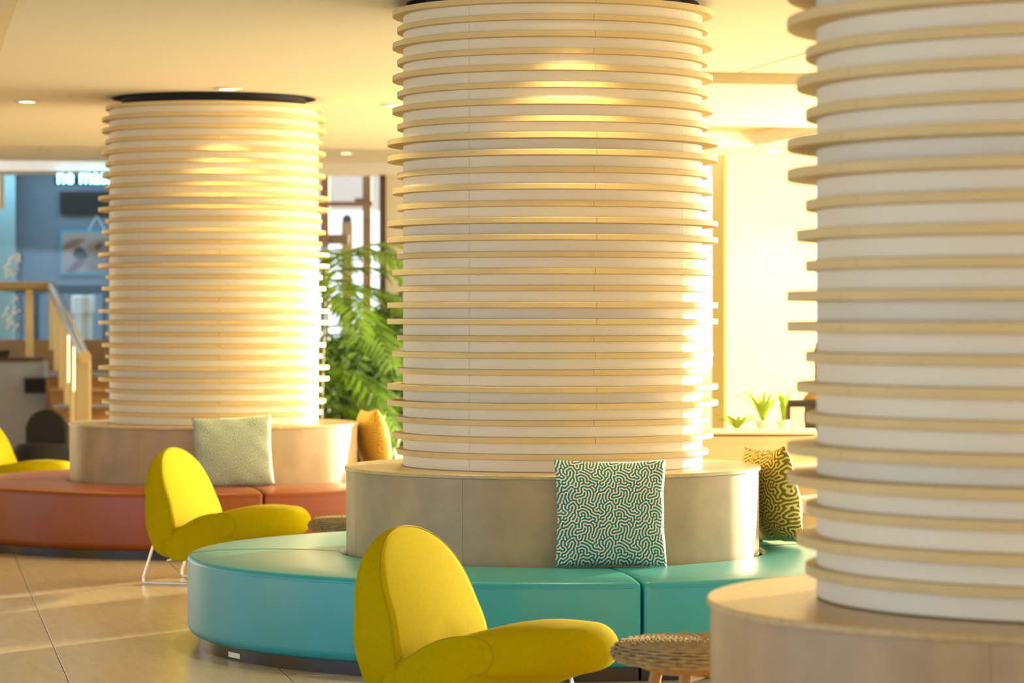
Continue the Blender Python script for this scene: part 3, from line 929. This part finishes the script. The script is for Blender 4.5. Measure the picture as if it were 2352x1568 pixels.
# dark round pouf and low dark bench by the stair
pf = thing('round_pouf', 'black round-backed seat in front of the staircase', 'seat', (at(107, 0, 27.5).x, 27.5, 0))
pts = []
MB().loft([[(x * s, y_, .03 + (.42 + z) * 1) for x, z in [(.185 * COS(a), .185 * max(SIN(a), -2.1) if SIN(a) > 0 else -.40 * min(1, abs(SIN(a)) * 2.5)) for a in [2 * PI * k / 40 for k in range(40)]]]
           for y_, s in ((-.06, .93), (-.035, 1), (.035, 1), (.06, .93))]).build('backrest', M['blackfab'], pf, 50)
MB().lathe([(0, .04), (.22, .04), (.25, .08), (.25, .28), (.21, .34), (0, .35)], n=36).build('seat', M['blackfab'], pf, 50, (.0, -.30, 0))
for k in range(4):
    a = PI / 4 + k * PI / 2
    MB().tube([(.17 * COS(a), -.30 + .17 * SIN(a), .06), (.2 * COS(a), -.30 + .2 * SIN(a), 0)], .014, 8).build('leg', M['black'], pf, 60)
lb = thing('low_bench', 'low black bench left of the round black seat', 'bench', (at(20, 0, 28).x, 28.0, 0))
MB().bevel_box(-.42, .22, -.2, .2, .10, .235, .03).build('seat', M['blackfab'], lb, 40)
for sx_ in (-.36, .16):
    for sy_ in (-.15, .15):
        MB().box(sx_ - .02, sx_ + .02, sy_ - .02, sy_ + .02, 0, .11).build('leg', M['black'], lb)

# ------------------------------------------------------------------ palm and garden
def frond(mb, base, az, L, rise, droop, rng, leaf=.36, pairs=24, width=.016):
    pts = []
    for k in range(15):
        f = k / 14
        pts.append(Vector((COS(az) * L * f * (1 - .12 * f), SIN(az) * L * f * (1 - .12 * f), L * (rise * f - droop * f * f))) + base)
    mb.tube(pts, [.010 * (1 - .8 * k / 14) for k in range(15)], 5)
    for k in range(pairs):
        f = .16 + .83 * k / (pairs - 1)
        i = min(13, int(f * 14)); p = pts[i].lerp(pts[i + 1], f * 14 - i); t = (pts[i + 1] - pts[i]).normalized()
        side = t.cross(Vector((0, 0, 1))).normalized()
        ln = leaf * (1 - abs(f - .45) ** 1.6 * 1.5) * rng.uniform(.85, 1.1)
        for s in (-1, 1):
            d = (side * s * .85 + t * .55 + Vector((0, 0, .10 - .25 * rng.random()))).normalized()
            nrm = d.cross(t).normalized(); wv = d.cross(nrm).normalized()
            rows = []
            for q, ww in ((0, .35), (.35, 1), (.7, .75), (1, .04)):
                c = p + d * (ln * q) + Vector((0, 0, -.22 * ln * q * q))
                rows.append([c - wv * width * ww, c + nrm * width * .4 * ww, c + wv * width * ww])
            mb.loft(rows, cap=False, closed_ring=False)
rng = random.Random(11)
PY = 27.0
palm = thing('areca_palm', 'arching areca palm between the left and centre columns', 'palm', (at(712, 0, PY).x, PY, 0))
MB().lathe([(0, 0), (.24, 0), (.30, .48), (.31, .52), (.27, .52), (.25, .45), (0, .45)], n=36).build('pot', M['pot'], palm, 40)
for k in range(5):
    a = k * 1.256
    MB().tube([(.08 * COS(a), .08 * SIN(a), .44), (.10 * COS(a), .10 * SIN(a), 1.0), (.13 * COS(a), .13 * SIN(a), 1.9)], [.025, .02, .014], 8).build('stem', M['stem'], palm, 60)
fr_specs = [(.0, 1.45, .72, .9, 1.90), (-.5, 1.4, .62, .95, 1.86), (.5, 1.4, .68, .85, 1.86), (-.15, 1.45, .42, .78, 1.74), (.3, 1.35, .25, .7, 1.6), (-.3, 1.4, .33, .8, 1.62), (.1, 1.3, .28, .75, 1.42),
            (-.8, 1.1, .35, .85, 1.55), (-.3, 1.15, .20, .75, 1.3), (.2, 1.1, .15, .7, 1.05), (-.6, 1.0, .2, .8, .95), (.0, .95, .15, .7, .75), (-.4, .9, .25, .75, .6),
            (1.4, 1.1, .7, .7, 1.8), (2.4, 1.1, .7, .7, 1.8), (3.3, 1.2, .7, .7, 1.8), (4.2, 1.0, .6, .8, 1.75), (5.2, 1.05, .5, .9, 1.7)]
for az, L, ri, dr, hz in fr_specs:
    mb = MB(); frond(mb, Vector((.10 * COS(az), .10 * SIN(az), hz + rng.uniform(-.08, .08))), az, L, ri, dr, rng)
    mb.build('frond', M['palm'], palm, 60)

def shrub(label, x, y, r, h, n, m, leafl=.14, seed=1, loz=0.0, stem=True):
    t = thing('shrub', label, 'shrub', (x, y, loz), 0, 'dense garden shrubs outside the window')
    rg = random.Random(seed); mb = MB()
    for i in range(n):
        th, c = rg.uniform(0, 2 * PI), rg.uniform(-1, 1)
        rr = rg.uniform(.55, 1.0) ** .6; sn = math.sqrt(1 - c * c)
        p = Vector((r * rr * sn * COS(th), r * rr * sn * SIN(th), h * .52 + h * .48 * rr * c))
        d = Vector((rg.uniform(-1, 1), rg.uniform(-1, 1), rg.uniform(-.9, .4))).normalized()
        w = d.cross(Vector((rg.uniform(-1, 1), rg.uniform(-1, 1), rg.uniform(-1, 1)))).normalized()
        L = leafl * rg.uniform(.6, 1.3); up = d.cross(w) * .18 * L
        a, b = p, p + d * L
        mb.add([a, a + d * L * .45 - w * L * .2, b, a + d * L * .45 + w * L * .2, a + d * L * .45 + up], [(0, 1, 4), (1, 2, 4), (2, 3, 4), (3, 0, 4)])
    mb.build('foliage', m, t, 60)
    if stem:
        for k in range(4):
            a = k * 1.57 + .3
            MB().tube([(.05 * COS(a), .05 * SIN(a), 0), (.3 * r * COS(a), .3 * r * SIN(a), h * .6)], [.03, .012], 6).build('stem', M['brown'], t, 60)
    return t
ground = struct(MB().box(-40, 40, 33.2, 90, -.14, -.05).build('ground', M['garden']), 'garden ground outside the rear windows')
shrub('dark leafy shrub low behind the palm, left of the centre column', at(795, 0, 30.3).x, 30.3, .62, 1.25, 1400, M['palm2'], .16, 2)
shrub('tall dark shrub against the left edge of the centre column', at(920, 0, 31.9).x, 31.9, .42, 1.75, 1100, M['palm2'], .15, 3)
shrub('mid green shrub outside the garden window', at(850, 0, 35.2).x, 35.2, .6, 1.35, 1000, M['palm2'], .17, 4)
shrub('pale leafy shrub outside behind the left column edge', at(690, 0, 40.2).x, 40.2, .8, 1.2, 900, M['palm'], .17, 5)
# pergola outside the window
pg = thing('pergola', 'dark brown timber pergola outside the garden window', 'pergola', (0, 0, 0))
for a in (738, 835):
    p = at(a, 0, 36.0)
    MB().bevel_box(p.x - .008, p.x + .092, 35.95, 36.05, 0, 3.3, .006).build('post', M['brown'], pg)
MB().bevel_box(at(690, 0, 36).x, at(858, 0, 36).x, 35.93, 36.01, at(0, 474, 36).z, at(0, 463, 36).z, .006).build('beam', M['brown'], pg)
MB().bevel_box(at(690, 0, 36).x, at(800, 0, 36).x, 36.03, 36.1, at(0, 560, 36).z, at(0, 538, 36).z, .006).build('beam', M['brown'], pg)
MB().bevel_box(at(815, 0, 36).x, at(850, 0, 36).x, 35.93, 36.0, at(0, 463, 36).z, at(0, 455, 36).z, .01).build('knee_block', M['brown'], pg)
gp = thing('gate_post', 'brown outdoor post with a dark globe lamp on top', 'post', (at(797, 0, 38).x, 38, 0))
MB().bevel_box(-.065, .065, -.065, .065, 0, at(0, 510, 38).z, .01).build('post', M['brownmid'], gp)
MB().lathe([(0, 0), (.05, .0), (.062, .04), (.045, .09), (0, .11)], n=20).build('globe_lamp', M['black'], gp, 50, (0, 0, at(0, 512, 38).z))
cn = thing('canopy', 'grey canvas canopy hanging beyond the garden window', 'canopy', (0, 0, 0))
MB().box(at(500, 0, 39).x, at(960, 0, 39).x, 39, 39.04, at(0, 484, 39).z, 3.4).build('valance', M['canopy'], cn)
MB().box(at(500, 0, 39).x, at(960, 0, 39).x, 39.02, 42, 3.36, 3.42).build('roof_sheet', M['canopy'], cn)
for a in (510, 950):
    MB().box(at(a, 0, 39).x - .04, at(a, 0, 39).x + .04, 39.0, 39.08, 0, 3.4).build('pole', M['brown'], cn)

# ------------------------------------------------------------------ counter with plants at the rear right
KY = 19.5
def kx(px, Y=KY): return (px - 1176) / F * Y
ktop = at(0, 986, KY).z
kt = thing('planter_counter', 'low beige counter with pale rounded stone top behind the olive cushion', 'counter', (0, 0, 0))
arcn = 24
inner, outer, topi, topo = [], [], [], []
def ctr(f):                                  # plan line of the counter, bending away at the right
    px = 1400 + f * 480
    return Vector((kx(px), KY + .5 * max(0, f - .75) ** 2, 0))
def slab(off0, off1, z0, z1):
    rings = []
    for k in range(arcn + 1):
        c = ctr(k / arcn)
        rings.append([(c.x, c.y + off0, z0), (c.x, c.y + off1, z0), (c.x, c.y + off1, z1), (c.x, c.y + off0, z1)])
    return MB().loft(rings)
slab(.03, .30, 0, ktop - .045).build('face', M['beigeface'], kt, 35)
rings = []
for k in range(arcn + 1):
    c = ctr(k / arcn)
    rings.append([(c.x, c.y + .165 + .165 * COS(a) , ktop - .022 + .022 * SIN(a)) for a in [2 * PI * q / 12 for q in range(12)]])
MB().loft(rings).build('stone_top', M['stonetop'], kt, 60)
# round pale ottoman behind the right column
for (px_, py_, Y_, r_, lab) in ((1862, 1066, 18.4, .30, 'pale round ottoman beside the counter, behind the right column'), (1872, 1140, 17.0, .26, 'lower pale round ottoman behind the right column, nearer')):
    c = at(px_, py_, Y_)
    ot = thing('round_ottoman', lab, 'ottoman', (c.x + r_ * .55, Y_, 0), 0, 'pale round ottomans behind the right column')
    MB().lathe([(0, .03), (r_ - .03, .03), (r_, .06), (r_, c.z - .10), (r_ - .01, c.z - .08), (0, c.z - .08)], n=40).build('body', M['beigeface'], ot, 40)
    MB().lathe([(0, c.z - .08), (r_ + .01, c.z - .08), (r_ + .02, c.z - .05), (r_, c.z - .01), (r_ - .04, c.z), (0, c.z + .004)], n=40).build('top_cushion', M['stonetop'], ot, 50)
    MB().lathe([(0, 0), (r_ - .05, 0), (r_ - .05, .03), (0, .03)], n=32).build('plinth', M['kick'], ot, 40)
PYR = 20.2
for k, (px_, h_, n_, sp, seed, lab) in enumerate(((1693, .19, 22, .95, 21, 'small spreading green plant at the left end of the counter'),
                                        (1752, .31, 18, .62, 22, 'spiky green plant in a pale pot at the middle of the counter'),
                                        (1799, .30, 13, .22, 23, 'upright spiky green plant in a white pot beside the dark box'))):
    c = at(px_, 985, PYR)
    t = thing('potted_plant', lab, 'plant', (c.x, PYR, ktop - .05), 0, 'small potted plants on the counter')
    rg = random.Random(seed)
    ph2 = .03 if k == 0 else .085
    MB().lathe([(0, 0), (.035, 0), (.045, ph2), (.038, ph2), (0, ph2 - .012)], n=20).build('pot', M['pot'], t, 40)
    for q in range(n_):
        a = 2 * PI * q / n_ + rg.uniform(-.2, .2); L = h_ * rg.uniform(.7, 1.1); rows = []
        s_ = sp * rg.uniform(.5, 1.1); side = Vector((-SIN(a), COS(a), 0))
        for w in range(6):
            f = w / 5
            p = Vector((COS(a) * s_ * L * f, SIN(a) * s_ * L * f, ph2 - .01 + L * (1.15 * f - (.35 + .35 * sp) * f * f)))
            ww = .020 * (1 - f) ** .7 * (.55 + f * 1.1 if f < .4 else 1)
            rows.append([p - side * ww, p + Vector((0, 0, -.004)), p + side * ww])
        MB().loft(rows, cap=False, closed_ring=False).build('leaf', M['fern'], t, 60)
struct(MB().box(kx(1600, PYR), kx(1950, PYR), PYR - .38, PYR + .2, 0, ktop - .05).build('trim_12', M['beigeface']), 'ledge behind the counter carrying the plants')
cb = thing('dark_cabinet', 'dark framed cabinet with a cream panel at the right end of the counter', 'cabinet', (at(1846, 0, 21).x, 21, 0))
zc0, zc1 = at(0, 985, 21).z, at(0, 919, 21).z
MB().bevel_box(-.105, .30, 0, .25, 0, zc1 - .035, .004).build('carcass', M['brown'], cb)
MB().bevel_box(-.108, .32, -.03, .27, zc1 - .035, zc1, .004).build('top', M['black'], cb)
MB().box(-.09, .005, -.012, 0, zc0 - .1, zc1 - .045).build('door_panel', M['stonetop'], cb)
MB().box(.02, .28, -.008, 0, zc0 - .1, zc1 - .06).build('door_panel', M['black'], cb)
ws = thing('wicker_cone_lamp', 'brown bell-shaped wicker shade standing on the dark cabinet', 'lamp', (at(1900, 0, 21.1).x, 21.12, zc1))
prof = [(.165, .004), (.150, .03), (.105, .07), (.085, .13), (.082, .22), (.09, .30), (.075, .38), (.03, .41), (0, .412)]
MB().lathe(prof, n=32, closed_prof=False).build('shade', M['oak'], ws, 60)
for z in (.05, .10, .16, .22, .28, .34):
    r = interp([(b, a) for a, b in prof], z)
    MB().tube([((r + .001) * COS(a), (r + .001) * SIN(a), z) for a in [2 * PI * q / 32 for q in range(32)]], .005, 5, True).build('hoop', M['brown'], ws, 60)
# wall washer above the bright rear wall
for i, u in enumerate((6.95, 7.3)):
    x, y = G(u, 24.55)
    downlight(x, y, LZ, ('left' if i == 0 else 'right') + ' recessed wall washer before the bright cream rear wall', .6)
